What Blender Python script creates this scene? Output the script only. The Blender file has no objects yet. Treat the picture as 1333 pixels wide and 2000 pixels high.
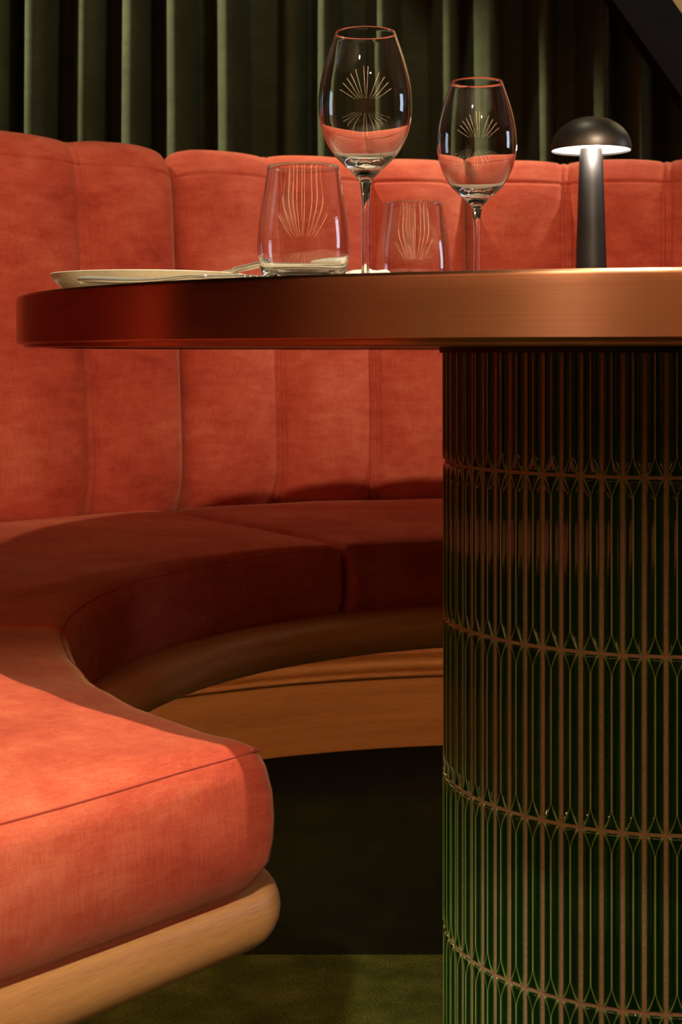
import bpy, math, random
import numpy as np
from mathutils import Vector, noise

random.seed(7)
PI = math.pi
scene = bpy.context.scene
COL = scene.collection

# ----------------------------------------------------------------------------- helpers
def R(d):
    return math.radians(d)

def tag(o, label=None, cat=None, group=None, kind=None):
    if label: o['label'] = label
    if cat: o['category'] = cat
    if group: o['group'] = group
    if kind: o['kind'] = kind
    return o

def empty(name, loc, label, cat, group=None, rz=0.0):
    o = bpy.data.objects.new(name, None)
    COL.objects.link(o)
    o.location = loc
    o.rotation_euler = (0, 0, rz)
    o.empty_display_size = 0.05
    return tag(o, label, cat, group)

def mesh_obj(name, verts, faces, mat, parent=None, smooth=True, origin=(0, 0, 0), uv=None, attr=None, sharp=None):
    """verts are given in world space; `origin` is the world place of the parent's base."""
    ox, oy, oz = origin
    me = bpy.data.meshes.new(name)
    me.from_pydata([(x - ox, y - oy, z - oz) for x, y, z in verts], [], faces)
    if uv is not None:
        l = me.uv_layers.new(name='UVMap')
        li = np.empty(len(me.loops), dtype=np.int32)
        me.loops.foreach_get('vertex_index', li)
        a = np.array(uv, dtype=np.float32)[li]
        l.data.foreach_set('uv', a.ravel())
    if attr is not None:
        for k, vals in attr.items():
            at = me.attributes.new(k, 'FLOAT', 'POINT')
            at.data.foreach_set('value', np.array(vals, dtype=np.float32))
    me.materials.append(mat)
    me.update()
    if smooth:
        me.polygons.foreach_set('use_smooth', [True] * len(me.polygons))
        if sharp:
            me.set_sharp_from_angle(angle=R(sharp))
    o = bpy.data.objects.new(name, me)
    COL.objects.link(o)
    if parent is not None:
        o.parent = parent
    return o

def grid_faces(nu, nv, close_u=False, close_v=False, flip=False):
    f = []
    for i in range(nu if close_u else nu - 1):
        for j in range(nv if close_v else nv - 1):
            a = i * nv + j
            b = ((i + 1) % nu) * nv + j
            c = ((i + 1) % nu) * nv + (j + 1) % nv
            d = i * nv + (j + 1) % nv
            f.append((a, d, c, b) if flip else (a, b, c, d))
    return f

def lathe(profile, cx, cy, n=64, closed=False):
    """profile: (r, z) going round the section; returns verts, faces (poles collapse to single verts)"""
    V, F, idx = [], [], []
    for r, z in profile:
        if r < 1e-6:
            idx.append([len(V)] * n)
            V.append((cx, cy, z))
        else:
            row = []
            for k in range(n):
                a = 2 * PI * k / n
                row.append(len(V))
                V.append((cx + r * math.cos(a), cy + r * math.sin(a), z))
            idx.append(row)
    m = len(profile)
    for i in range(m if closed else m - 1):
        A, B = idx[i], idx[(i + 1) % m]
        for k in range(n):
            q = [A[k], A[(k + 1) % n], B[(k + 1) % n], B[k]]
            q2 = []
            for t in q:
                if t not in q2: q2.append(t)
            if len(q2) > 2: F.append(tuple(q2))
    return V, F

def box(x0, x1, y0, y1, z0, z1):
    V = [(x, y, z) for x in (x0, x1) for y in (y0, y1) for z in (z0, z1)]
    F = [(0, 1, 3, 2), (4, 6, 7, 5), (0, 4, 5, 1), (2, 3, 7, 6), (0, 2, 6, 4), (1, 5, 7, 3)]
    return V, F

def catmull(pts, per=6):
    """smooth polyline through pts (any dimension)"""
    P = [np.array(p, float) for p in pts]
    P = [2 * P[0] - P[1]] + P + [2 * P[-1] - P[-2]]
    out = []
    for i in range(1, len(P) - 2):
        p0, p1, p2, p3 = P[i - 1:i + 3]
        for k in range(per):
            t = k / per
            out.append(0.5 * ((2 * p1) + (-p0 + p2) * t + (2 * p0 - 5 * p1 + 4 * p2 - p3) * t * t + (-p0 + 3 * p1 - 3 * p2 + p3) * t ** 3))
    out.append(P[-2])
    return [tuple(map(float, q)) for q in out]

def rbox(L, W, H, b, nl, nw, nh, nb=5):
    """rounded box as a quad grid: verts in [-L/2..L/2] etc."""
    def axis(S, n):
        h = S / 2 - b
        inner = [-h + 2 * h * i / n for i in range(n + 1)]
        lo = [(-h - b * math.tan(R(45) * (nb - k) / nb)) for k in range(nb)]
        hi = [(h + b * math.tan(R(45) * (k + 1) / nb)) for k in range(nb)]
        return lo + inner + hi
    ax = [axis(L, nl), axis(W, nw), axis(H, nh)]
    half = (L / 2 - b, W / 2 - b, H / 2 - b)
    n = [len(a) for a in ax]
    V, F, D = [], [], {}
    def vid(i, j, k):
        key = (i, j, k)
        if key not in D:
            p = np.array((ax[0][i], ax[1][j], ax[2][k]))
            q = np.clip(p, [-h for h in half], half)
            d = p - q
            l = np.linalg.norm(d)
            D[key] = len(V)
            V.append(tuple(q + d / l * b))
        return D[key]
    for (A, B, Cx) in ((0, 1, 2), (1, 2, 0), (2, 0, 1)):
        for side in (0, n[Cx] - 1):
            for i in range(n[A] - 1):
                for j in range(n[B] - 1):
                    def g(ii, jj):
                        t = [0, 0, 0]
                        t[A] = ii; t[B] = jj; t[Cx] = side
                        return vid(*t)
                    q = (g(i, j), g(i + 1, j), g(i + 1, j + 1), g(i, j + 1))
                    F.append(q if side else q[::-1])
    return V, F

def tube(path, rad, n=8, cap=True):
    P = [Vector(p) for p in path]
    V, F = [], []
    up = Vector((0, 0, 1))
    for i, p in enumerate(P):
        t = (P[min(i + 1, len(P) - 1)] - P[max(i - 1, 0)]).normalized()
        s = t.cross(up)
        if s.length < 1e-4: s = t.cross(Vector((1, 0, 0)))
        s.normalize()
        u = s.cross(t)
        for k in range(n):
            a = 2 * PI * k / n
            V.append(tuple(p + (s * math.cos(a) + u * math.sin(a)) * rad))
    F = grid_faces(len(P), n, close_v=True)
    if cap:
        F.append(tuple(range(n))[::-1])
        F.append(tuple((len(P) - 1) * n + k for k in range(n)))
    return V, F

# ----------------------------------------------------------------------------- materials
def new_mat(name):
    m = bpy.data.materials.new(name)
    m.use_nodes = True
    nt = m.node_tree
    b = nt.nodes['Principled BSDF']
    return m, nt, b

def N(nt, kind, **kw):
    n = nt.nodes.new(kind)
    for k, v in kw.items():
        if k in n.inputs: n.inputs[k].default_value = v
        else: setattr(n, k, v)
    return n

def coords(nt, out='Object', scale=(1, 1, 1)):
    tc = nt.nodes.new('ShaderNodeTexCoord')
    mp = nt.nodes.new('ShaderNodeMapping')
    mp.inputs['Scale'].default_value = scale
    nt.links.new(tc.outputs[out], mp.inputs['Vector'])
    return mp.outputs['Vector']

def noise_n(nt, vec, scale, detail=4, rough=0.55):
    n = nt.nodes.new('ShaderNodeTexNoise')
    n.inputs['Scale'].default_value = scale
    n.inputs['Detail'].default_value = detail
    n.inputs['Roughness'].default_value = rough
    nt.links.new(vec, n.inputs['Vector'])
    return n.outputs['Fac']

def ramp(nt, fac, stops):
    r = nt.nodes.new('ShaderNodeValToRGB')
    el = r.color_ramp.elements
    while len(el) < len(stops): el.new(0.5)
    for e, (p, c) in zip(el, stops):
        e.position = p
        e.color = (*c, 1)
    nt.links.new(fac, r.inputs['Fac'])
    return r.outputs['Color']

def bump(nt, b, height, strength, dist):
    n = nt.nodes.new('ShaderNodeBump')
    n.inputs['Strength'].default_value = strength
    n.inputs['Distance'].default_value = dist
    nt.links.new(height, n.inputs['Height'])
    nt.links.new(n.outputs['Normal'], b.inputs['Normal'])
    return n

def mathn(nt, op, a, b=None):
    n = nt.nodes.new('ShaderNodeMath')
    n.operation = op
    for i, v in enumerate((a, b)):
        if v is None: continue
        if isinstance(v, (int, float)): n.inputs[i].default_value = v
        else: nt.links.new(v, n.inputs[i])
    return n.outputs[0]

def velvet(name, dark, mid, light, sheen_col, sheen=0.5, big=5.0):
    m, nt, b = new_mat(name)
    v = coords(nt)
    weave_h = noise_n(nt, coords(nt, scale=(1, 1, 14)), 90, 3, 0.6)
    weave_v = noise_n(nt, coords(nt, scale=(9, 9, 0.6)), 70, 2, 0.6)
    crush = noise_n(nt, v, big, 6, 0.62)
    streak = noise_n(nt, coords(nt, scale=(3, 3, 9)), 7, 5, 0.65)
    fine = mathn(nt, 'ADD', mathn(nt, 'MULTIPLY', weave_h, 0.5), mathn(nt, 'MULTIPLY', weave_v, 0.5))
    mix = mathn(nt, 'ADD', mathn(nt, 'ADD', mathn(nt, 'MULTIPLY', crush, 0.42), mathn(nt, 'MULTIPLY', streak, 0.26)), mathn(nt, 'MULTIPLY', fine, 0.32))
    col = ramp(nt, mix, [(0.34, dark), (0.5, mid), (0.66, light)])
    nt.links.new(col, b.inputs['Base Color'])
    b.inputs['Roughness'].default_value = 0.85
    b.inputs['Specular IOR Level'].default_value = 0.15
    b.inputs['Sheen Weight'].default_value = sheen
    b.inputs['Sheen Roughness'].default_value = 0.4
    b.inputs['Sheen Tint'].default_value = (*sheen_col, 1)
    grain = noise_n(nt, v, 900, 2, 0.5)
    h = mathn(nt, 'ADD', mathn(nt, 'MULTIPLY', fine, 1.0), mathn(nt, 'MULTIPLY', grain, 0.6))
    bump(nt, b, h, 0.28, 0.0006)
    return m

M_VELVET = velvet('coral_velvet', (0.26, 0.022, 0.012), (0.44, 0.064, 0.033), (0.59, 0.143, 0.078), (1.0, 0.62, 0.34), 0.22)
M_CURTAIN = velvet('green_velvet_drape', (0.055, 0.058, 0.031), (0.088, 0.095, 0.051), (0.125, 0.14, 0.08), (0.62, 0.75, 0.45), 0.08, 7.0)
M_THREAD, nt, b = new_mat('coral_thread')
b.inputs['Base Color'].default_value = (0.38, 0.04, 0.02, 1); b.inputs['Roughness'].default_value = 0.8

def oak(name, c0, c1, c2, rough=0.42, along='u', scale=1.0):
    m, nt, b = new_mat(name)
    sc = (3.0 * scale, 60.0 * scale, 1) if along == 'u' else (60.0 * scale, 3.0 * scale, 1)
    v = coords(nt, 'UV', sc)
    n1 = noise_n(nt, v, 1.6, 6, 0.6)
    sc2 = (55 * scale, 1100 * scale, 1) if along == 'u' else (1100 * scale, 55 * scale, 1)
    n2 = noise_n(nt, coords(nt, 'UV', sc2), 1.2, 3, 0.6)
    mix = mathn(nt, 'ADD', mathn(nt, 'MULTIPLY', n1, 0.52), mathn(nt, 'MULTIPLY', n2, 0.48))
    col = ramp(nt, mix, [(0.33, c0), (0.5, c1), (0.66, c2)])
    nt.links.new(col, b.inputs['Base Color'])
    b.inputs['Roughness'].default_value = rough
    b.inputs['Specular IOR Level'].default_value = 0.35
    bump(nt, b, mix, 0.12, 0.0006)
    return m

M_OAK = oak('oiled_oak', (0.36, 0.14, 0.042), (0.52, 0.23, 0.078), (0.62, 0.30, 0.115))
M_OAK_V = oak('upright_oak_veneer', (0.30, 0.105, 0.026), (0.40, 0.155, 0.045), (0.46, 0.20, 0.062), 0.5, 'v', 0.7)
M_OAK_DK = oak('lengthwise_oak_veneer', (0.30, 0.105, 0.026), (0.40, 0.155, 0.045), (0.46, 0.20, 0.062), 0.5, 'u', 0.5)  # same oak tones as the upright veneer, grain running lengthwise
M_OAK_PALE = oak('pale_oak_face', (0.60, 0.30, 0.11), (0.70, 0.37, 0.15), (0.76, 0.43, 0.19), 0.5, 'v', 0.6)

# brushed bronze (UV: u runs around the rim in metres, v is height)
M_BRONZE, nt, b = new_mat('brushed_bronze')
br = noise_n(nt, coords(nt, 'UV', (5, 900, 1)), 1.0, 4, 0.65)
pat = noise_n(nt, coords(nt, 'UV', (6, 25, 1)), 1.0, 3, 0.6)
mix = mathn(nt, 'ADD', mathn(nt, 'MULTIPLY', br, 0.6), mathn(nt, 'MULTIPLY', pat, 0.4))
nt.links.new(ramp(nt, mix, [(0.3, (0.47, 0.205, 0.115)), (0.5, (0.55, 0.245, 0.14)), (0.7, (0.63, 0.295, 0.175))]), b.inputs['Base Color'])
b.inputs['Metallic'].default_value = 1.0
b.inputs['Roughness'].default_value = 0.31
b.inputs['Anisotropic'].default_value = 0.9
b.inputs['Anisotropic Rotation'].default_value = 0.25
tn = nt.nodes.new('ShaderNodeTangent'); tn.direction_type = 'UV_MAP'; tn.uv_map = 'UVMap'
nt.links.new(tn.outputs[0], b.inputs['Tangent'])
bump(nt, b, br, 0.10, 0.0004)

M_TOP, nt, b = new_mat('cream_stone_top')
v = coords(nt)
nt.links.new(ramp(nt, noise_n(nt, v, 9, 6), [(0.3, (0.60, 0.48, 0.34)), (0.7, (0.72, 0.60, 0.45))]), b.inputs['Base Color'])
b.inputs['Roughness'].default_value = 0.35

M_BLACK, nt, b = new_mat('black_painted_metal')
nt.links.new(ramp(nt, noise_n(nt, coords(nt), 40, 3), [(0.3, (0.008, 0.007, 0.006)), (0.7, (0.016, 0.014, 0.013))]), b.inputs['Base Color'])
b.inputs['Roughness'].default_value = 0.6

# glazed tile: `ridge` is 1 on the raised arrises and rims, where the glaze runs thin and pale, 0 in the pooled hollows
M_TILE, nt, b = new_mat('green_glaze')
at = nt.nodes.new('ShaderNodeAttribute'); at.attribute_name = 'ridge'
wob = noise_n(nt, coords(nt), 60, 3)
fac = mathn(nt, 'ADD', at.outputs['Fac'], mathn(nt, 'MULTIPLY', mathn(nt, 'SUBTRACT', wob, 0.5), 0.25))
nt.links.new(ramp(nt, fac, [(0.0, (0.004, 0.024, 0.006)), (0.3, (0.010, 0.048, 0.008)), (0.6, (0.085, 0.18, 0.022)), (1.0, (0.34, 0.42, 0.17))]), b.inputs['Base Color'])
b.inputs['Roughness'].default_value = 0.06
b.inputs['Specular IOR Level'].default_value = 0.5
b.inputs['Coat Weight'].default_value = 0.3
b.inputs['Coat Roughness'].default_value = 0.03
hb = noise_n(nt, coords(nt, scale=(1, 1, 0.35)), 130, 2)
bump(nt, b, hb, 0.10, 0.001)

M_GROUT, nt, b = new_mat('brown_grout')
nt.links.new(ramp(nt, noise_n(nt, coords(nt), 350, 3), [(0.3, (0.36, 0.205, 0.13)), (0.7, (0.52, 0.31, 0.20))]), b.inputs['Base Color'])
b.inputs['Roughness'].default_value = 0.9
bump(nt, b, noise_n(nt, coords(nt), 1500, 2), 0.3, 0.0004)

M_GLASS, nt, b = new_mat('clear_crystal')
b.inputs['Base Color'].default_value = (1, 1, 1, 1)
b.inputs['Transmission Weight'].default_value = 1.0
b.inputs['Roughness'].default_value = 0.0
b.inputs['IOR'].default_value = 1.5

M_STEEL, nt, b = new_mat('polished_steel')
nt.links.new(ramp(nt, noise_n(nt, coords(nt), 120, 2), [(0.3, (0.66, 0.62, 0.56)), (0.7, (0.76, 0.72, 0.66))]), b.inputs['Base Color'])
b.inputs['Metallic'].default_value = 0.85
b.inputs['Roughness'].default_value = 0.40

M_CERAMIC, nt, b = new_mat('off_white_ceramic')
nt.links.new(ramp(nt, noise_n(nt, coords(nt), 200, 3), [(0.3, (0.66, 0.58, 0.46)), (0.7, (0.74, 0.66, 0.54))]), b.inputs['Base Color'])
b.inputs['Roughness'].default_value = 0.38

M_NAPKIN, nt, b = new_mat('white_linen')
nt.links.new(ramp(nt, noise_n(nt, coords(nt, scale=(1, 1, 4)), 500, 3), [(0.3, (0.70, 0.66, 0.58)), (0.7, (0.82, 0.78, 0.70))]), b.inputs['Base Color'])
b.inputs['Roughness'].default_value = 0.9
bump(nt, b, noise_n(nt, coords(nt), 1200, 2), 0.3, 0.0005)

M_LAMP, nt, b = new_mat('gunmetal_lamp_finish')
nt.links.new(ramp(nt, noise_n(nt, coords(nt), 25, 4), [(0.3, (0.10, 0.086, 0.078)), (0.7, (0.16, 0.138, 0.125))]), b.inputs['Base Color'])
b.inputs['Metallic'].default_value = 0.9
b.inputs['Roughness'].default_value = 0.42

M_STEM, nt, b = new_mat('black_lamp_stem')
nt.links.new(ramp(nt, noise_n(nt, coords(nt), 25, 4), [(0.3, (0.018, 0.016, 0.015)), (0.7, (0.035, 0.031, 0.029))]), b.inputs['Base Color'])
b.inputs['Metallic'].default_value = 0.4
b.inputs['Roughness'].default_value = 0.45

def emis(name, col, strength):
    m, nt, b = new_mat(name)
    b.inputs['Base Color'].default_value = (*col, 1)
    b.inputs['Emission Color'].default_value = (*col, 1)
    b.inputs['Emission Strength'].default_value = strength
    return m
M_DIFFUSER = emis('lit_lamp_diffuser', (1.0, 0.93, 0.84), 4.0)
M_STRIP = emis('amber_light_strip', (1.0, 0.56, 0.26), 15.0)

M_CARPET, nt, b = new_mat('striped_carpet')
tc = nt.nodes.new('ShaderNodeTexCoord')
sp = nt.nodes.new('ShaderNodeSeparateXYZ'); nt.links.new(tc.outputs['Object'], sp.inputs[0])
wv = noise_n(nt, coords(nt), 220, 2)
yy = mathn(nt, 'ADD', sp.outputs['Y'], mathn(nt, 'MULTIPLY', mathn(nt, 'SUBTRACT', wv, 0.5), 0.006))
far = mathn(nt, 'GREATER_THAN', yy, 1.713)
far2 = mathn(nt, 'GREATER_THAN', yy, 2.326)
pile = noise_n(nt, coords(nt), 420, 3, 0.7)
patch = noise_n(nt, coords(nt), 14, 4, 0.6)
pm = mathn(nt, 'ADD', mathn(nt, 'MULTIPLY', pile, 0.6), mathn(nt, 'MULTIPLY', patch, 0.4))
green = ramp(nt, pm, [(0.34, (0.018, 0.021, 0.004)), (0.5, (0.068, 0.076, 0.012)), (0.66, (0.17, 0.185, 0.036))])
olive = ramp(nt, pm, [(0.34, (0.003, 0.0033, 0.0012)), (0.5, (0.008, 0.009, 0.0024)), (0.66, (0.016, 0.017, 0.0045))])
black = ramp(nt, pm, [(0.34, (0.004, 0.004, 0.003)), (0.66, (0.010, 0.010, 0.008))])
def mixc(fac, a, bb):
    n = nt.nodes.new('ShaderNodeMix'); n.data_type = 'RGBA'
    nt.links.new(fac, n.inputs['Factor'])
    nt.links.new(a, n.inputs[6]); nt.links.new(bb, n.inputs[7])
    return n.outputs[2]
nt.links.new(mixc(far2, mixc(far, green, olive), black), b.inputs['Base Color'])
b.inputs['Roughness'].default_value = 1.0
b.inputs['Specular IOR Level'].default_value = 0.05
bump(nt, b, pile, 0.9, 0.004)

def plain(name, c, rough=0.8, var=0.15, sc=3):
    m, nt, b = new_mat(name)
    nt.links.new(ramp(nt, noise_n(nt, coords(nt), sc, 4), [(0.3, tuple(x * (1 - var) for x in c)), (0.7, tuple(x * (1 + var) for x in c))]), b.inputs['Base Color'])
    b.inputs['Roughness'].default_value = rough
    return m
M_WALL = plain('dark_olive_plaster', (0.045, 0.04, 0.03))
M_WALL_WARM = plain('warm_panelled_wall', (0.30, 0.15, 0.07))
M_CEIL = plain('dark_ceiling_paint', (0.05, 0.035, 0.028))
M_BEAM = plain('dark_plum_stain', (0.013, 0.0075, 0.0078), 0.85, 0.25, 8)
M_BEAM.node_tree.nodes['Principled BSDF'].inputs['Specular IOR Level'].default_value = 0.1

# ----------------------------------------------------------------------------- camera
F_PX, HOR, CAMZ = 2882.0, 690.0, 0.698
cam = bpy.data.cameras.new('camera')
cam.sensor_fit = 'VERTICAL'
cam.sensor_height = 36.0
cam.sensor_width = 24.0
cam.lens = 36.0 * F_PX / 2000.0
cam.shift_y = -(1000.0 - HOR) / 2000.0
cam.clip_start = 0.02
cam.dof.use_dof = True
cam.dof.focus_distance = 1.25
cam.dof.aperture_fstop = cam.lens / 2.6
co = bpy.data.objects.new('camera', cam)
COL.objects.link(co)
co.location = (0, 0, CAMZ)
co.rotation_euler = (R(90), 0, 0)
scene.camera = co

# ----------------------------------------------------------------------------- room shell
def structure(name, V, F, mat, **k):
    return tag(mesh_obj(name, V, F, mat, smooth=False, **k), kind='structure')

X0, X1, Y0, Y1, ZC = -7.4, 7.4, -12.6, 3.40, 3.1
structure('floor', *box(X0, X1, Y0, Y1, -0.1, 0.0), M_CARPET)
structure('ceiling', *box(X0, X1, Y0, Y1, ZC, ZC + 0.1), M_CEIL)
structure('wall_back', *box(X0 - 0.1, X1 + 0.1, Y1, Y1 + 0.1, -0.1, ZC + 0.1), M_WALL)
structure('wall_front', *box(X0 - 0.1, X1 + 0.1, Y0 - 0.1, Y0, -0.1, ZC + 0.1), M_WALL_WARM)
structure('wall_left', *box(X0 - 0.1, X0, Y0, Y1, -0.1, ZC + 0.1), M_WALL)
structure('wall_right', *box(X1, X1 + 0.1, Y0, Y1, -0.1, ZC + 0.1), M_WALL)

# unseen blocker added overhead to keep spot and strip light off the curtain
structure('light_blocker_1', *box(X0, X1, 0.45, 0.60, 2.03, ZC), M_CEIL)
M_ASSUMED_PANE = emis('assumed_window_glow', (0.62, 0.78, 1.0), 7.0)
wn = structure('assumed_window_1', *box(X1 - 0.03, X1 - 0.001, 1.45, 3.05, 0.75, 2.75), M_BLACK)  # assumed unseen window, added for cool edge highlights on glasses and lamp dome
mesh_obj('assumed_pane', *box(X1 - 0.034, X1 - 0.028, 1.52, 2.98, 0.82, 2.68), M_ASSUMED_PANE, wn, smooth=False)
# ----------------------------------------------------------------------------- curtain
CURT_Y = 3.23          # line of the fold backs
def px_x(px, Y=3.12):
    return (px - 666.5) / F_PX * Y
ridges = [(2, 16, .9), (72, 34, 1.0), (165, 38, .85), (256, 30, 1.0), (342, 38, 1.0), (448, 40, 1.0), (575, 27, .8),
          (640, 26, 1.0), (752, 34, .9), (878, 34, .8), (951, 42, 1.0), (1066, 30, .95), (1176, 34, 1.0), (1255, 38, 1.0), (1342, 28, .9)]
RD = [(px_x(c), px_x(c + w) - px_x(c), a) for c, w, a in ridges]
x = RD[0][0] - 0.11
while x > -2.6:
    RD.append((x, random.uniform(0.03, 0.045), random.uniform(0.8, 1))); x -= random.uniform(0.10, 0.14)
x = max(r[0] for r in RD) + 0.11
while x < 2.9:
    RD.append((x, random.uniform(0.03, 0.045), random.uniform(0.8, 1))); x += random.uniform(0.10, 0.14)
RD.sort()
lo, hi = RD[0][0] - 0.08, RD[-1][0] + 0.08
NX, NZ = 1500, 14
V = []
xs = np.linspace(lo, hi, NX)
prof = np.zeros(NX)
for c, w, a in RD:
    t = np.abs(xs - c) / (w * 0.80)
    s = np.where(t < 1, (1 - t ** 3.0) ** 0.7, 0) * a
    prof = np.maximum(prof, s)
ker = np.exp(-np.linspace(-2, 2, 9) ** 2); ker /= ker.sum()
prof = np.convolve(prof, ker, mode='same')
ripple = 0.05 * np.sin(xs * 95) + 0.04 * np.sin(xs * 161 + 1.3)
for i in range(NX):
    for j in range(NZ):
        z = 0.015 + (ZC - 0.05) * j / (NZ - 1)
        amp = 0.15 * (1 - 0.12 * z / ZC)
        y = CURT_Y - amp * (prof[i] * (1 + ripple[i]))
        dx = 0.010 * noise.noise(Vector((xs[i] * 4, z * 0.9, 3.1)))
        V.append((float(xs[i] + dx), float(y), z))
cur = mesh_obj('curtain', V, grid_faces(NX, NZ), M_CURTAIN)
mod = cur.modifiers.new('cloth_thickness', 'SOLIDIFY'); mod.thickness = 0.003; mod.offset = 1
tag(cur, 'dark green velvet curtain hanging in deep folds behind the coral banquette', 'curtain')

# slanting dark partition at the top right corner, standing between banquette and curtain
pan = empty('slanted_partition', (1.30, 2.93, 0), 'dark plum slanting panel with pale oak face at top right before the curtain', 'partition')
d = Vector((0.156, 0, -0.220)).normalized()
a0 = Vector((0.5265, 0, 1.404)); b0 = Vector((0.644, 0, 1.404))
def edge_at(p, z):
    t = (z - p.z) / d.z
    return p.x + d.x * t
def slant(p, zs, bow):
    return [(edge_at(p, z) + bow * ((z - 1.3) * 1.1) ** 2, z) for z in zs]
zs = [0.0, 0.3, 0.6, 0.9, 1.1, 1.2, 1.3, 1.4, 1.5, 1.7, 2.0, 2.4]
L = slant(a0, zs, -0.03)
Rr = slant(b0, zs, -0.03)
V, F = [], []
for (xa, z), (xb, _) in zip(L, Rr):
    V += [(xa, 2.90, z), (xb, 2.90, z), (xb, 2.96, z), (xa, 2.96, z)]
F = grid_faces(len(zs), 4, close_v=True) + [(0, 1, 2, 3), tuple(len(V) - 4 + k for k in (3, 2, 1, 0))]
mesh_obj('edge_band', V, F, M_BEAM, pan, smooth=False, origin=(1.30, 2.93, 0))
V, UV = [], []
for (xb, z) in Rr:
    for (xx, yy) in ((xb - 0.002, 2.915), (1.75, 2.915), (1.75, 2.95), (xb - 0.002, 2.95)):
        V.append((xx, yy, z)); UV.append((xx, z))
F = grid_faces(len(zs), 4, close_v=True) + [(0, 1, 2, 3), tuple(len(V) - 4 + k for k in (3, 2, 1, 0))]
mesh_obj('oak_panel', V, F, M_OAK_PALE, pan, smooth=False, origin=(1.30, 2.93, 0), uv=UV)['label'] = 'pale orange oak face'

# ----------------------------------------------------------------------------- banquette
BX, BY = 0.33, 1.51
BO = (BX, BY, 0.0)
SEAT_Z = CAMZ - 0.262
R_IN, R_BACK = 0.602, 1.14
END = 233.6
def pol(r, deg, z):
    a = R(deg)
    return (BX + r * math.cos(a), BY + r * math.sin(a), z)
ban = empty('curved_banquette', BO, 'curved coral velvet banquette with channelled back and oak rail around the table', 'banquette')

def rin(th):
    q = min(1.0, max(0.0, (th - 194) / 39.0))
    return R_IN + 0.035 * q * q * (3 - 2 * q)

def seat_cushion(t0, t1, end0=False, end1=False, seed=0):
    """upholstered seat segment between angles t0 < t1 (degrees)"""
    W = 1.155 - R_IN
    H = 0.111
    Lm = R(t1 - t0) * 0.85
    zc = SEAT_Z - H / 2
    ns = max(24, int(Lm / 0.018))
    V0, F = rbox(Lm, W, H, 0.019, ns, 26, 5, 5)
    def mp(p):
        s, w, z = p
        u = s / Lm                    # -.5 .. .5
        frac = (w + W / 2) / W
        th = (t0 + t1) / 2 + u * (t1 - t0)
        r = rin(th) + frac * (1.155 - rin(th))
        if end1: th -= 6.5 * max(0.0, r - 0.655) * (u + 0.5) ** 2
        vz = z / (H / 2)
        # cushion sides swell a little between the seams
        bul = max(0.0, 1 - vz * vz)
        r -= 0.010 * bul * max(0, 1 - frac * 6)
        tuck = 0.012 * min(1.0, max(0.0, (-vz - 0.35) / 0.5)) ** 1.5
        r += tuck * max(0, 1 - frac * 6)
        e = (0.009 * bul - tuck) / max(r, 0.3)
        if end0 and u < -0.47: th -= math.degrees(e) * (-(u + 0.47) / 0.03)
        if end1 and u > 0.47: th += math.degrees(e) * ((u - 0.47) / 0.03) * 1.2
        if vz > 0.3:
            z += 0.007 * (1 - (2 * u) ** 8) * max(0, 1 - (2 * frac - 1) ** 6) * (vz - 0.3) / 0.7
            z += 0.0018 * noise.noise(Vector((r * 9, th * 0.16, seed)))
        if frac < 0.08:
            r += 0.0022 * noise.noise(Vector((th * 0.35, z * 22, seed + 5)))
        # open corner is turned with a larger radius
        if end1 and frac < 0.16 and u > 0.40:
            k = max(0, (u - 0.44) / 0.06)
            r += 0.007 * min(k, 1) ** 3 * max(0, 1 - frac / 0.16)
        return pol(r, th, zc + z)
    c = mesh_obj('seat_cushion', [mp(p) for p in V0], F, M_VELVET, ban, origin=BO)
    # stitched seam along the top edges (a sub-part)
    b = 0.019
    k = 0.29
    hl, hw, hh = Lm / 2, W / 2, H / 2
    q = b * k
    path = []
    n = 60
    if end0:
        path += [mp((-hl + q, hw - 2 * W / 1 * 0 - W * (i / 12.0) + 0, hh - q + 0.001)) for i in range(0, 12)]
    path += [mp((-hl + q + (2 * hl - 2 * q) * i / n, -hw + q, hh - q)) for i in range(n + 1)]
    if end1:
        path += [mp((hl - q, -hw + q + (W - 2 * q) * i / 16.0, hh - q)) for i in range(1, 17)]
    mesh_obj('seam', *tube(path, 0.0008, 6), M_THREAD, c, origin=(0, 0, 0) if False else BO)
    return c

GAP = 0.25
seat_cushion(188.2, END, end1=True, seed=1)
seat_cushion(122.6 + 0.2, 187.9, seed=2)
seat_cushion(57.0, 122.4, seed=3)
seat_cushion(10.0, 56.7, end0=True, seed=4)

# back cushions: three channels each
CH = 8.75
prof = catmull([(1.215, 0.395), (1.186, 0.412), (1.164, 0.440), (1.151, 0.478), (1.148, 0.520), (1.153, 0.61), (1.164, 0.74), (1.179, 0.88), (1.190, 0.985),
                (1.197, 1.018), (1.211, 1.038), (1.236, 1.047), (1.268, 1.044), (1.292, 1.026), (1.302, 0.98), (1.305, 0.80), (1.305, 0.42)], 7)
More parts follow.
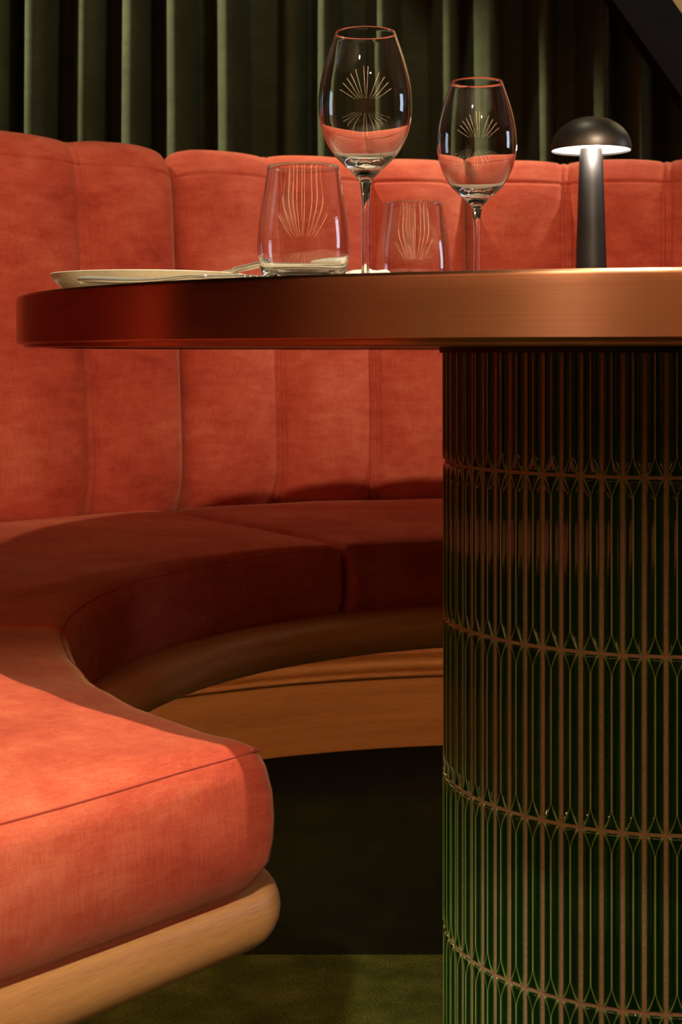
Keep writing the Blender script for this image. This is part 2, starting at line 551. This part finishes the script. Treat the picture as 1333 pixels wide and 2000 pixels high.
# extra rows around the top stitch line
zst = 1.006
prof2 = []
for i in range(len(prof) - 1):
    prof2.append(prof[i])
    (r0, z0), (r1, z1) = prof[i], prof[i + 1]
    if r0 < 1.21 and z0 < zst + 0.014 and z1 > zst - 0.014:
        for k in range(1, 5):
            t = k / 5
            prof2.append((r0 + (r1 - r0) * t, z0 + (z1 - z0) * t))
prof2.append(prof[-1])
PN = []
for i in range(len(prof2)):
    a, bq = prof2[max(i - 1, 0)], prof2[min(i + 1, len(prof2) - 1)]
    t = np.array(bq) - np.array(a); t /= np.linalg.norm(t)
    PN.append((-t[1], t[0]))        # points away from the back shell, towards the sitter
def back_cushion(t1, nch=3, seed=0):
    t0 = t1 - nch * CH
    us = []
    for c in range(nch):
        loc = [0, .006, .012, .02, .03, .045, .06, .08, .11, .15, .2, .27, .35, .43, .5, .57, .65, .73, .8, .85, .89, .92, .94, .955, .97, .98, .988, .994]
        us += [c + l for l in loc]
    us.append(float(nch))
    V, UV = [], []
    arc = R(CH) * 1.15
    for u in us:
        th = t1 - u * CH
        f = u - math.floor(u)
        dc = min(f, 1 - f) * arc              # metres to nearest channel seam
        de = min(u, nch - u) * arc            # metres to nearest cushion end
        puff = 0.021 * (1 - abs(2 * f - 1) ** 2.4)
        puff += 0.0060 * (1 - math.exp(-(dc / 0.005)))
        inner = de > 0.02
        if inner:                             # double stitched welt on the channel seam
            puff += 0.0078 * math.exp(-(dc / 0.0030) ** 2)
            puff -= 0.0045 * math.exp(-((dc - 0.0068) / 0.0022) ** 2)
        drop = 0.0
        if de < 0.026:
            xx = 1 - de / 0.026
            drop = 0.026 * (1 - math.sqrt(max(0, 1 - xx * xx)))
        for i, ((r, z), (nr, nz)) in enumerate(zip(prof2, PN)):
            onback = 1.0 if r < 1.25 and z > 0.41 else 0.25
            onback *= 1 - 0.62 * min(1, max(0, (z - 0.97) / 0.06))
            p = puff * onback
            p += 0.0016 * noise.noise(Vector((th * 0.5, z * 9, seed))) * onback
            if abs(z - zst) < 0.02 and r < 1.215:
                p -= 0.0030 * math.exp(-((z - zst) / 0.0028) ** 2)
            fall = 0.006 * (1 - min(1, de / 0.05)) if z > 1.0 else 0
            p -= drop
            V.append(pol(r + nr * p, th, z + nz * p - fall))
            UV.append((u * arc, i * 0.012))
    return mesh_obj('back_cushion', V, grid_faces(len(us), len(prof2)), M_VELVET, ban, origin=BO, uv=UV)
g = 121.1
for k, seed in ((-3, 11), (-2, 12), (-1, 13), (0, 14), (1, 15), (2, 16), (3, 17)):
    back_cushion(g - 3 * CH * k, 3, seed)

# hidden back shell the cushions are fixed to
V, F = [], []
n = 90
for i in range(n + 1):
    th = 30 + (200.5 - 30) * i / n
    for r, z in ((1.24, 0.36), (1.24, 0.99), (1.29, 0.99), (1.29, 0.0), (1.27, 0.0), (1.27, 0.36)):
        V.append(pol(r, th, z))
F = grid_faces(n + 1, 6, close_v=True) + [tuple(range(6)), tuple(n * 6 + k for k in range(5, -1, -1))]
mesh_obj('back_shell', V, F, M_BLACK, ban, smooth=False, origin=BO)

# bullnosed oak front rail: runs round the inside of the seat and turns along the cut end
RAIL_T, RAIL_B = SEAT_Z - 0.094, SEAT_Z - 0.150
rail_prof = []
zc, hz, nose = (RAIL_T + RAIL_B) / 2, (RAIL_T - RAIL_B) / 2, 0.030
for k in range(13):
    a = -PI / 2 + PI * k / 12
    rail_prof.append((-nose * math.cos(a) ** 0.9 if abs(math.cos(a)) > 1e-6 else 0.0, zc + hz * math.sin(a)))
rail_prof += [(0.06, RAIL_T), (0.06, RAIL_B)]
path = []      # (x, y, outward dx, dy, length)
for i in range(150):
    th = 10 + (END - 4.2 - 10) * i / 149
    r0 = rin(th) - 0.012
    c, s = math.cos(R(th)), math.sin(R(th))
    path.append((BX + r0 * c, BY + r0 * s, c, s))
# turn the corner (about a pivot inside the seat)
px, py, pc, ps = path[-1]
rc = 0.012
cxp, cyp = px + pc * rc, py + ps * rc
a_in = math.atan2(ps, pc)
end_dir = R(228.6)
tx, ty = -math.sin(end_dir), math.cos(end_dir)
a_out = math.atan2(-ty, -tx)           # inward normal for the end face
while a_out > a_in: a_out -= 2 * PI
# rotate inward normal from a_in to the end-face normal, the short way round
da = a_out - a_in
if da < -PI: da += 2 * PI
for i in range(1, 13):
    a = a_in + da * i / 12
    path.append((cxp - rc * math.cos(a), cyp - rc * math.sin(a), math.cos(a), math.sin(a)))
lx, ly, nx, ny = path[-1]
er, es = math.cos(end_dir), math.sin(end_dir)
for i in range(1, 20):
    path.append((lx + er * 0.56 * i / 19, ly + es * 0.56 * i / 19, nx, ny))
V, UV = [], []
ln = 0.0
for i, (x, y, nx, ny) in enumerate(path):
    if i: ln += math.hypot(x - path[i - 1][0], y - path[i - 1][1])
    acc = 0
    for j, (o, z) in enumerate(rail_prof):
        V.append((x + nx * o, y + ny * o, z))
        UV.append((ln, j * 0.008))
m = len(rail_prof)
F = grid_faces(len(path), m, close_v=True, flip=True) + [tuple(range(m)), tuple((len(path) - 1) * m + k for k in range(m - 1, -1, -1))]
mesh_obj('front_rail', V, F, M_OAK, ban, origin=BO, uv=UV, sharp=40)

# seat deck between rail and base
V = []
n = 110
for i in range(n + 1):
    th = 12 + (END - 6.5 - 12) * i / n
    ri = rin(th) + 0.03
    for r, z in ((ri, RAIL_B + 0.006), (ri, RAIL_T - 0.002), (1.22, RAIL_T - 0.002), (1.22, RAIL_B + 0.006)):
        V.append(pol(r, th, z))
F = grid_faces(n + 1, 4, close_v=True) + [(0, 1, 2, 3), tuple(n * 4 + k for k in (3, 2, 1, 0))]
mesh_obj('seat_deck', V, F, M_BLACK, ban, smooth=False, origin=BO)

# recessed base: upright oak panel, plinth board with bead moulding on its top
def ring_part(name, section, mat, parent, t0=20, t1=226, n=140, closed=True, sharp=35):
    V, UV = [], []
    per = [0]
    for i in range(1, len(section)):
        per.append(per[-1] + math.hypot(section[i][0] - section[i - 1][0], section[i][1] - section[i - 1][1]))
    for i in range(n + 1):
        th = t0 + (t1 - t0) * i / n
        for (r, z), q in zip(section, per):
            V.append(pol(r, th, z)); UV.append((R(th) * 1.13, q))
    m = len(section)
    F = grid_faces(n + 1, m, close_v=closed)
    F += [tuple(range(m)), tuple(n * m + k for k in range(m - 1, -1, -1))]
    return mesh_obj(name, V, F, mat, parent, origin=BO, uv=UV, sharp=sharp)
ring_part('base_panel', [(1.136, 0.10), (1.136, RAIL_B + 0.004), (1.18, RAIL_B + 0.004), (1.18, 0.10)], M_OAK_V, ban)
pl = ring_part('plinth_board', [(1.128, 0.0), (1.128, 0.128), (1.17, 0.128), (1.17, 0.0)], M_OAK_DK, ban)
M_ASSUMED_LED = emis('assumed_under_seat_led', (1.0, 0.60, 0.28), 20.0)  # assumed hidden strip, added to light the recessed base
ring_part('assumed_under_seat_light', [(0.80, 0.272), (0.80, 0.280), (0.82, 0.280), (0.82, 0.272)], M_ASSUMED_LED, ban, t0=40, t1=200)['label'] = 'assumed warm light strip under the seat'
bead = [(1.136, 0.128), (1.112, 0.128), (1.1105, 0.1295), (1.1105, 0.1335), (1.113, 0.1365)]
for k in range(11):
    a = R(-60 + 150 * k / 10)
    bead.append((1.1235 - 0.0125 * math.cos(a), 0.1485 + 0.0125 * math.sin(a)))
bead += [(1.136, 0.164)]
ring_part('bead_moulding', bead, M_OAK_DK, ban, sharp=50)

# ----------------------------------------------------------------------------- table
TX, TY = 0.3094, 1.5
TR, TOPZ = 0.6247, 0.7498
TO = (TX, TY, 0)
tab = empty('round_table', TO, 'round table with brushed bronze edge on a green tiled pedestal', 'table')
def lathe_uv(profile, cx, cy, n):
    V, F, UV = [], [], []
    q = 0
    m = len(profile)
    for k in range(n + 1):
        a = 2 * PI * k / n
        q = 0
        for i, (r, z) in enumerate(profile):
            if i: q += math.hypot(r - profile[i - 1][0], z - profile[i - 1][1])
            V.append((cx + r * math.cos(a), cy + r * math.sin(a), z))
            UV.append((a * TR, q))
    return V, grid_faces(n + 1, m), UV
rim = [(TR - 0.030, 0.7030), (TR - 0.0075, 0.7030), (TR - 0.0065, 0.7036), (TR - 0.0060, 0.7062), (TR - 0.0015, 0.7066), (TR, 0.7080)]
rim += [(TR, 0.7085 + (TOPZ - 0.0035 - 0.7085) * k / 6) for k in range(7)]
for k in range(1, 7):
    a = R(90 * k / 6)
    rim.append((TR - 0.0035 + 0.0035 * math.cos(a), TOPZ - 0.0035 + 0.0035 * math.sin(a)))
rim.append((TR - 0.012, TOPZ))
V, F, UV = lathe_uv(rim, TX, TY, 220)
mesh_obj('bronze_edge_band', V, F, M_BRONZE, tab, origin=TO, uv=UV, sharp=40)
mesh_obj('tabletop', *lathe([(0, TOPZ), (TR - 0.0119, TOPZ), (TR - 0.0119, 0.7045), (0, 0.7045)], TX, TY, 160), M_TOP, tab, smooth=False, origin=TO)
CR = 0.2048
mesh_obj('collar', *lathe([(0, 0.7046), (CR + 0.004, 0.7046), (CR + 0.004, 0.6985), (CR - 0.01, 0.6985)], TX, TY, 96), M_BLACK, tab, smooth=False, origin=TO)
core = mesh_obj('pedestal', *lathe([(CR - 0.0024, 0.0), (CR - 0.0024, 0.7), ], TX, TY, 136), M_GROUT, tab, origin=TO)
core['label'] = 'brown grouted column'

# tiles: two hollow flutes meeting on a centre arris that forks into two curved arrises at each end
NT = 68
DT = 2 * PI / NT
Z1, DZ = CAMZ - 0.1098, 0.1573
GX, GZ = 0.0037, 0.0031
HW = (CR * DT - GX) / 2
HH = (DZ - GZ) / 2
FORK = 0.0165
vs = [0, .0012, .0025, .004, .0055, .007, .0085, .010, .0115, .013, .0145, .0158, .0168, .019]
vs = vs + [HH * 0.45, HH * 0.75] + [HH]
half = [-HH + v for v in vs]
vrow = half + [-v for v in half[:-1]][::-1]
flute = [0.0, .05, .11, .2, .33, .5, .67, .8, .89, .95]
facet = [-1, -0.55, 0, 0.55, 1]
def tile_grid():
    pts = []           # (x across, y along, lift, ridge)
    rw = 0.00045
    for v in vrow:
        e = HH - abs(v)                       # distance from the tile end
        if e < FORK:
            t = 1 - e / FORK                  # 1 at the tile end
            a = rw + (HW * 0.94 - rw) * (t ** 1.35)
        else:
            a = rw
        row = []
        def lift_edge(d):                     # pillowed outer rim
            return -0.0016 * (1 - min(1, d / 0.0016)) ** 2
        for f in flute:                       # left flute, rim to arris
            x = -HW + (HW - a) * f
            w = (HW - a)
            dep = 0.0020 * min(1, w / (HW * 0.8)) * math.sin(PI * (0.10 + 0.90 * f)) ** 0.8
            dm = min(f, 1 - f) * w
            rid = math.exp(-((1 - f) * w / 0.00055) ** 1.3) + 0.75 * math.exp(-(f * w / 0.0012) ** 1.1)
            row.append((x, -dep + lift_edge(min(x + HW, e)), rid))
        for f in facet:
            x = a * f
            w2 = a - rw
            dd = (1 - abs(f)) * a
            dep = 0.0009 * min(1, dd / 0.0022)
            if e >= FORK: dep = 0
            rid = math.exp(-(dd / 0.00055) ** 1.3) if e < FORK else 1.0
            row.append((x, -dep + lift_edge(min(HW - abs(x), e)), rid))
        row += [(-x, l, r) for x, l, r in row[:len(flute)][::-1]]
        # pale thin-glaze rim on the short ends
        er = 0.55 * math.exp(-(e / 0.0009) ** 1.3)
        pts.append([(x, v, l, min(1, max(r, er))) for x, l, r in row])
    return np.array(pts)
TG = tile_grid()
nr, ncol = TG.shape[:2]
base_f = np.array(grid_faces(nr, ncol, flip=True))
AV, AF, AR = [], [], []
cnt = 0
T0 = -0.1148 - 15 * DT + DT / 2
for k in range(NT):
    th0 = T0 + k * DT
    for row in range(-1, 4):
        zc = Z1 - DZ * (row + 0.5)
        jit = random.uniform(-0.00025, 0.00025)
        tiltx = random.uniform(-0.010, 0.010)
        th = th0 + TG[:, :, 0] / CR
        rr = CR + 0.0006 + jit + TG[:, :, 2] + TG[:, :, 0] * tiltx
        z = np.clip(zc + TG[:, :, 1], 0.001, 0.6990)
        x = TX + rr * np.sin(th); y = TY - rr * np.cos(th)
        AV.append(np.stack([x, y, z], -1).reshape(-1, 3))
        AF.append(base_f + cnt)
        AR.append(TG[:, :, 3].ravel())
        cnt += nr * ncol
AV = np.concatenate(AV); AF = np.concatenate(AF); AR = np.concatenate(AR)
keep = (AV[AF][:, :, 2].max(1) - AV[AF][:, :, 2].min(1)) > 1e-6
AF = AF[keep]
mesh_obj('tile_cladding', AV.tolist(), AF.tolist(), M_TILE, tab, origin=TO, attr={'ridge': AR})['label'] = 'glossy dark green fluted tiles'

# ----------------------------------------------------------------------------- glassware
def glass_thing(name, outer, inner, cx, cy, label, cat, group, n=96):
    ro, ri, zl = outer[-1][0], inner[0][0], outer[-1][1]
    lip = [((ro + ri) / 2 + (ro - ri) / 2 * math.cos(R(a)), zl + (ro - ri) / 2 * math.sin(R(a))) for a in (36, 72, 108, 144)]
    pr = catmull(outer, 6) + lip + catmull(inner, 6)
    pr = [(max(r, 0), z) for r, z in pr]
    pr[0] = (0, pr[0][1]); pr[-1] = (0, pr[-1][1])
    V, F = lathe(pr, cx, cy, n)
    o = mesh_obj(name, [(x - cx, y - cy, z - TOPZ) for x, y, z in V], F, M_GLASS)
    o.location = (cx, cy, TOPZ + 0.0004)
    return tag(o, label, cat, group)
k = 1.25 / F_PX
def wz(y): return CAMZ + (HOR - y) * k
w_out = [(0, 0.7500), (0.020, 0.7500), (0.0345, 0.7502), (0.0358, 0.7508), (0.0345, 0.7518), (0.022, 0.7530), (0.010, 0.7556), (0.0048, 0.7610), (0.0033, 0.7700), (0.0029, 0.785), (0.0028, wz(430)),
         (0.0033, wz(395)), (0.0044, wz(366)), (0.0064, wz(351)), (0.0128, wz(336)), (0.0203, wz(319)), (0.0273, wz(302)), (0.0345, wz(272)), (0.0384, wz(241)), (0.0400, wz(208)),
         (0.0385, wz(165)), (0.0335, wz(118)), (0.0256, wz(65))]
w_in = [(0.02533, wz(65)), (0.0330, wz(118)), (0.0380, wz(165)), (0.0395, wz(208)), (0.0379, wz(241)), (0.0337, wz(271)), (0.0262, wz(299)), (0.0185, wz(313)), (0.009, wz(322)), (0, wz(325))]
glass_thing('wine_glass', w_out, w_in, 0.0208, 1.25, 'tall stemmed wine glass standing nearest the camera, its rim highest', 'wine glass', 'wine glasses on the table')
glass_thing('wine_glass', w_out, w_in, 0.1360, 1.476, 'tall stemmed wine glass standing beside the black mushroom lamp', 'wine glass', 'wine glasses on the table')
k2 = 1.15 / F_PX
def tz(y): return CAMZ + (HOR - y) * k2
t_out = [(0, 0.7500), (0.018, 0.7500), (0.0262, 0.7502), (0.0290, 0.7530), (0.0325, tz(537)), (0.0352, tz(508)), (0.0361, tz(477)), (0.0345, tz(429)), (0.0305, tz(368)), (0.0276, tz(326))]
t_in = [(0.02732, tz(326)), (0.0300, tz(368)), (0.0339, tz(429)), (0.0353, tz(477)), (0.0343, tz(508)), (0.0306, tz(532)), (0.022, tz(541)), (0.010, tz(543.5)), (0, tz(544))]
glass_thing('tumbler', t_out, t_in, -0.0293, 1.15, 'stemless glass tumbler beside the cream plate and knife', 'tumbler', 'tumblers on the table')
glass_thing('tumbler', t_out, t_in, 0.0702, 1.43, 'stemless glass tumbler standing between the two stemmed glasses', 'tumbler', 'tumblers on the table')

# ----------------------------------------------------------------------------- lamp
LX, LY = 0.329, 1.94
ks = LY / F_PX
lamp = empty('table_lamp', (LX, LY, TOPZ), 'black mushroom table lamp with lit dome shade on the table', 'lamp')
LO = (LX, LY, TOPZ)
zr = CAMZ + (HOR - 293) * ks
DR = 78.5 * ks
mesh_obj('stem', *lathe(catmull([(0.0212, TOPZ), (0.0205, TOPZ + 0.05), (0.0186, TOPZ + 0.11), (0.0160, zr - 0.03), (0.0143, zr + 0.004)], 5), LX, LY, 64), M_STEM, lamp, origin=LO)
mesh_obj('base_disc', *lathe([(0, TOPZ), (0.0235, TOPZ), (0.0242, TOPZ + 0.002), (0.0235, TOPZ + 0.006), (0.02, TOPZ + 0.0065)], LX, LY, 64), M_LAMP, lamp, origin=LO)
dome = []
zt = CAMZ + (HOR - 228) * ks
for i in range(25):
    a = R(90 * i / 24)
    dome.append((DR * math.cos(a), zr + (zt - zr) * math.sin(a) ** 0.96))
inn = [(r * 0.975, z - 0.0012) for r, z in dome[::-1]]
inn[0] = (0, inn[0][1]); dome[-1] = (0, zt)
mesh_obj('dome_shade', *lathe(dome + inn, LX, LY, 96, closed=False), M_LAMP, lamp, origin=LO)
mesh_obj('diffuser', *lathe([(0.0146, zr + 0.0015), (DR * 0.972, zr + 0.0015), (DR * 0.965, zr + 0.003), (0.0146, zr + 0.003)], LX, LY, 96, closed=True), M_DIFFUSER, lamp, smooth=False, origin=LO)['label'] = 'glowing white underside'

# ----------------------------------------------------------------------------- plate, cutlery, napkin
PX_, PY_ = -0.166, 1.275
pp = catmull([(0, 0.7515), (0.062, 0.7515), (0.064, 0.7500), (0.068, 0.7500), (0.0715, 0.7522), (0.0785, 0.7576), (0.0838, 0.7638)], 6)
pp += [(0.0846, 0.7648), (0.0843, 0.7655)] + catmull([(0.0832, 0.7652), (0.0775, 0.7600), (0.070, 0.7552), (0.060, 0.7538), (0, 0.7533)], 6)
pp[0] = (0, 0.7515); pp[-1] = (0, 0.7533)
V, F = lathe(pp, 0, 0, 96)
pl = mesh_obj('side_plate', [(x, y, z - TOPZ) for x, y, z in V], F, M_CERAMIC)
pl.location = (PX_, PY_, TOPZ + 0.0002)
tag(pl, 'cream ceramic side plate near the left edge of the table', 'plate')

def cutlery_blank(stations, thick, zfun, nz=3):
    """stations: (s along, half width); rounded metal bar seen from the side"""
    V = []
    nc = 12
    for s, w in stations:
        for kq in range(nc):
            a = 2 * PI * kq / nc
            V.append((s, w * math.cos(a), zfun(s) + thick(s) / 2 * math.sin(a)))
    F = grid_faces(len(stations), nc, close_v=True)
    F += [tuple(range(nc))[::-1], tuple((len(stations) - 1) * nc + q for q in range(nc))]
    return V, F
# fork lying in front of the plate
fa, fb = Vector((-0.2085, 1.186, 0)), Vector((-0.075, 1.075, 0))
ang = math.atan2(fb.y - fa.y, fb.x - fa.x)
fork = empty('table_fork', (fa.x, fa.y, TOPZ), 'polished steel fork lying in front of the cream plate', 'fork', rz=ang)
st = catmull([(0.0, 0.0012), (0.0015, 0.0058), (0.008, 0.0085), (0.03, 0.0076), (0.07, 0.0045), (0.105, 0.0030), (0.122, 0.0036), (0.133, 0.0095), (0.142, 0.0125), (0.150, 0.0125)], 4)
def fz(s):
    return 0.0035 + 0.0035 * math.exp(-((s - 0.0) / 0.05) ** 2) + 0.0022 * math.exp(-((s - 0.125) / 0.03) ** 2)
def ft(s):
    return (0.0058 if s < 0.04 else max(0.0034, 0.0058 - (s - 0.04) * 0.05)) if s < 0.1 else 0.0028
V, F = cutlery_blank(st, ft, fz)
mesh_obj('handle', V, F, M_STEEL, fork)
for q in (-0.0096, -0.0032, 0.0032, 0.0096):
    p = [(0.149 + 0.040 * i / 8, q, fz(0.149 + 0.040 * i / 8)) for i in range(9)]
    mesh_obj('tine', *tube(p, 0.0013, 8), M_STEEL, fork)
# butter knife laid across the right side of the plate, handle towards the glasses
ka, kb = Vector((-0.059, 1.165, TOPZ + 0.0195)), Vector((-0.120, 1.312, TOPZ + 0.0165))
ang = math.atan2(kb.y - ka.y, kb.x - ka.x)
knife = empty('butter_knife', ka, 'small steel butter knife resting across the rim of the cream plate', 'knife', rz=ang)
st = catmull([(0.0, 0.001), (0.0015, 0.004), (0.01, 0.0056), (0.04, 0.0048), (0.075, 0.0036)], 4)
mesh_obj('handle', *cutlery_blank(st, lambda s: 0.0050, lambda s: -0.02 * s), M_STEEL, knife)
st = catmull([(0.074, 0.0034), (0.085, 0.0058), (0.12, 0.0075), (0.145, 0.006), (0.152, 0.001)], 4)
mesh_obj('blade', *cutlery_blank(st, lambda s: 0.0016, lambda s: -0.02 * s), M_STEEL, knife)

# napkin folded into a soft roll behind the tall glass
V0, F = rbox(0.115, 0.044, 0.024, 0.0105, 26, 12, 3, 5)
nap = []
ca, sa = math.cos(R(112)), math.sin(R(112))
for x, y, z in V0:
    z2 = z + 0.0016 * math.sin(y * 330) * (1 if z > 0 else 0.2) + 0.002 * noise.noise(Vector((x * 30, y * 40, 2)))
    z2 = max(z2, -0.012)
    nap.append((x * ca - y * sa, x * sa + y * ca, z2 + 0.0122))
o = mesh_obj('napkin', nap, F, M_NAPKIN)
o.location = (0.0105, 1.395, TOPZ)
tag(o, 'folded white linen napkin lying behind the tallest wine glass', 'napkin')

# ----------------------------------------------------------------------------- ceiling light and lamps
cl = empty('ceiling_light', (0, -7.2, ZC), 'ceiling light of long glowing amber strips mirrored in the glasses', 'light')
for xs_ in (-6.6, -4.7, -3.4, -2.4, -1.5, -0.28, 0.34, 2.1, 3.3, 4.6, 6.4):
    V, F = box(xs_ - 0.032, xs_ + 0.032, -12.2, -1.5, ZC - 0.05, ZC - 0.03)
    s = mesh_obj('light_strip', V, F, M_STRIP, cl, smooth=False, origin=(0, -7.2, ZC))
    V, F = box(xs_ - 0.06, xs_ + 0.06, -12.25, -1.45, ZC - 0.03, ZC)
    mesh_obj('strip_channel', V, F, M_BLACK, s, smooth=False, origin=(0, -7.2, ZC))

def spot(name, loc, target, power, col, size=60, blend=0.3, rad=0.03):
    l = bpy.data.lights.new(name, 'SPOT')
    l.energy = power; l.color = col; l.spot_size = R(size); l.spot_blend = blend; l.shadow_soft_size = rad
    o = bpy.data.objects.new(name, l); COL.objects.link(o)
    o.location = loc
    o.rotation_euler = (Vector(target) - Vector(loc)).to_track_quat('-Z', 'Y').to_euler()
    return o
WARM = (1.0, 0.80, 0.58)
spot('assumed_seat_spot', (0.19, 1.03, 2.98), (-0.34, 0.93, 0.40), 370, (1.0, 0.95, 0.68), 31, 0.55, 0.012)  # assumed overhead source, placed from the shadow edge on the seat
spot('end_fill_spot', (-0.25, -1.25, 1.75), (-0.16, 0.90, 0.36), 230, (1.0, 0.90, 0.62), 14, 0.7, 0.03)  # front fill added to brighten the cushion end and rail
spot('assumed_back_spot', (0.74, -2.0, 2.98), (0.08, 2.62, 0.78), 575, WARM, 22, 0.35, 0.05)  # assumed front source for the lit back above the shaded seat
spot('floor_fill_spot', (-1.3, -1.6, 2.98), (-1.3, -0.9, 0.0), 160, WARM, 40, 0.5, 0.04)  # unseen light added so the tiles reflect lit green carpet
spot('assumed_side_spot', (-0.75, -0.9, 2.98), (0.25, 1.3, 0.72), 80, WARM, 20, 0.6, 0.05)  # assumed source of the bright streak on the bronze rim
spot('curtain_fill_spot', (-1.9, 2.72, 2.9), (-0.36, 3.1, 1.2), 430, (1.0, 0.94, 0.64), 30, 0.5, 0.04)  # raking light added to bring out the left folds
spot('right_curtain_fill_spot', (1.75, 2.80, 2.3), (0.40, 3.12, 1.2), 250, (0.80, 1.0, 0.84), 38, 0.5, 0.04)  # second raking light, added for the right folds
spot('curtain_fill_wash', (0.05, 2.2, 3.05), (0.05, 3.12, 1.2), 26, (0.96, 0.98, 0.70), 95, 0.7, 0.05)  # weak frontal light added to lift the darkest folds
l = bpy.data.lights.new('lamp_glow', 'POINT'); l.energy = 0.6; l.color = (1.0, 0.9, 0.78); l.shadow_soft_size = 0.008
o = bpy.data.objects.new('lamp_glow', l); COL.objects.link(o); o.location = (LX, LY - 0.03, zr - 0.006)

w = bpy.data.worlds.new('world'); scene.world = w
w.use_nodes = True
w.node_tree.nodes['Background'].inputs[0].default_value = (1.0, 0.75, 0.5, 1)
w.node_tree.nodes['Background'].inputs[1].default_value = 0.02

# ----------------------------------------------------------------------------- view and sampling options
vs_ = scene.view_settings
vs_.view_transform = 'Standard'
vs_.look = 'None'
vs_.gamma = 1.0
vs_.use_curve_mapping = False
vs_.exposure = 0.0
cy = scene.cycles
cy.use_denoising = True
cy.max_bounces = 12
cy.diffuse_bounces = 4
cy.glossy_bounces = 6
cy.transmission_bounces = 12
cy.caustics_reflective = False
cy.caustics_refractive = False
cy.sample_clamp_indirect = 4.0
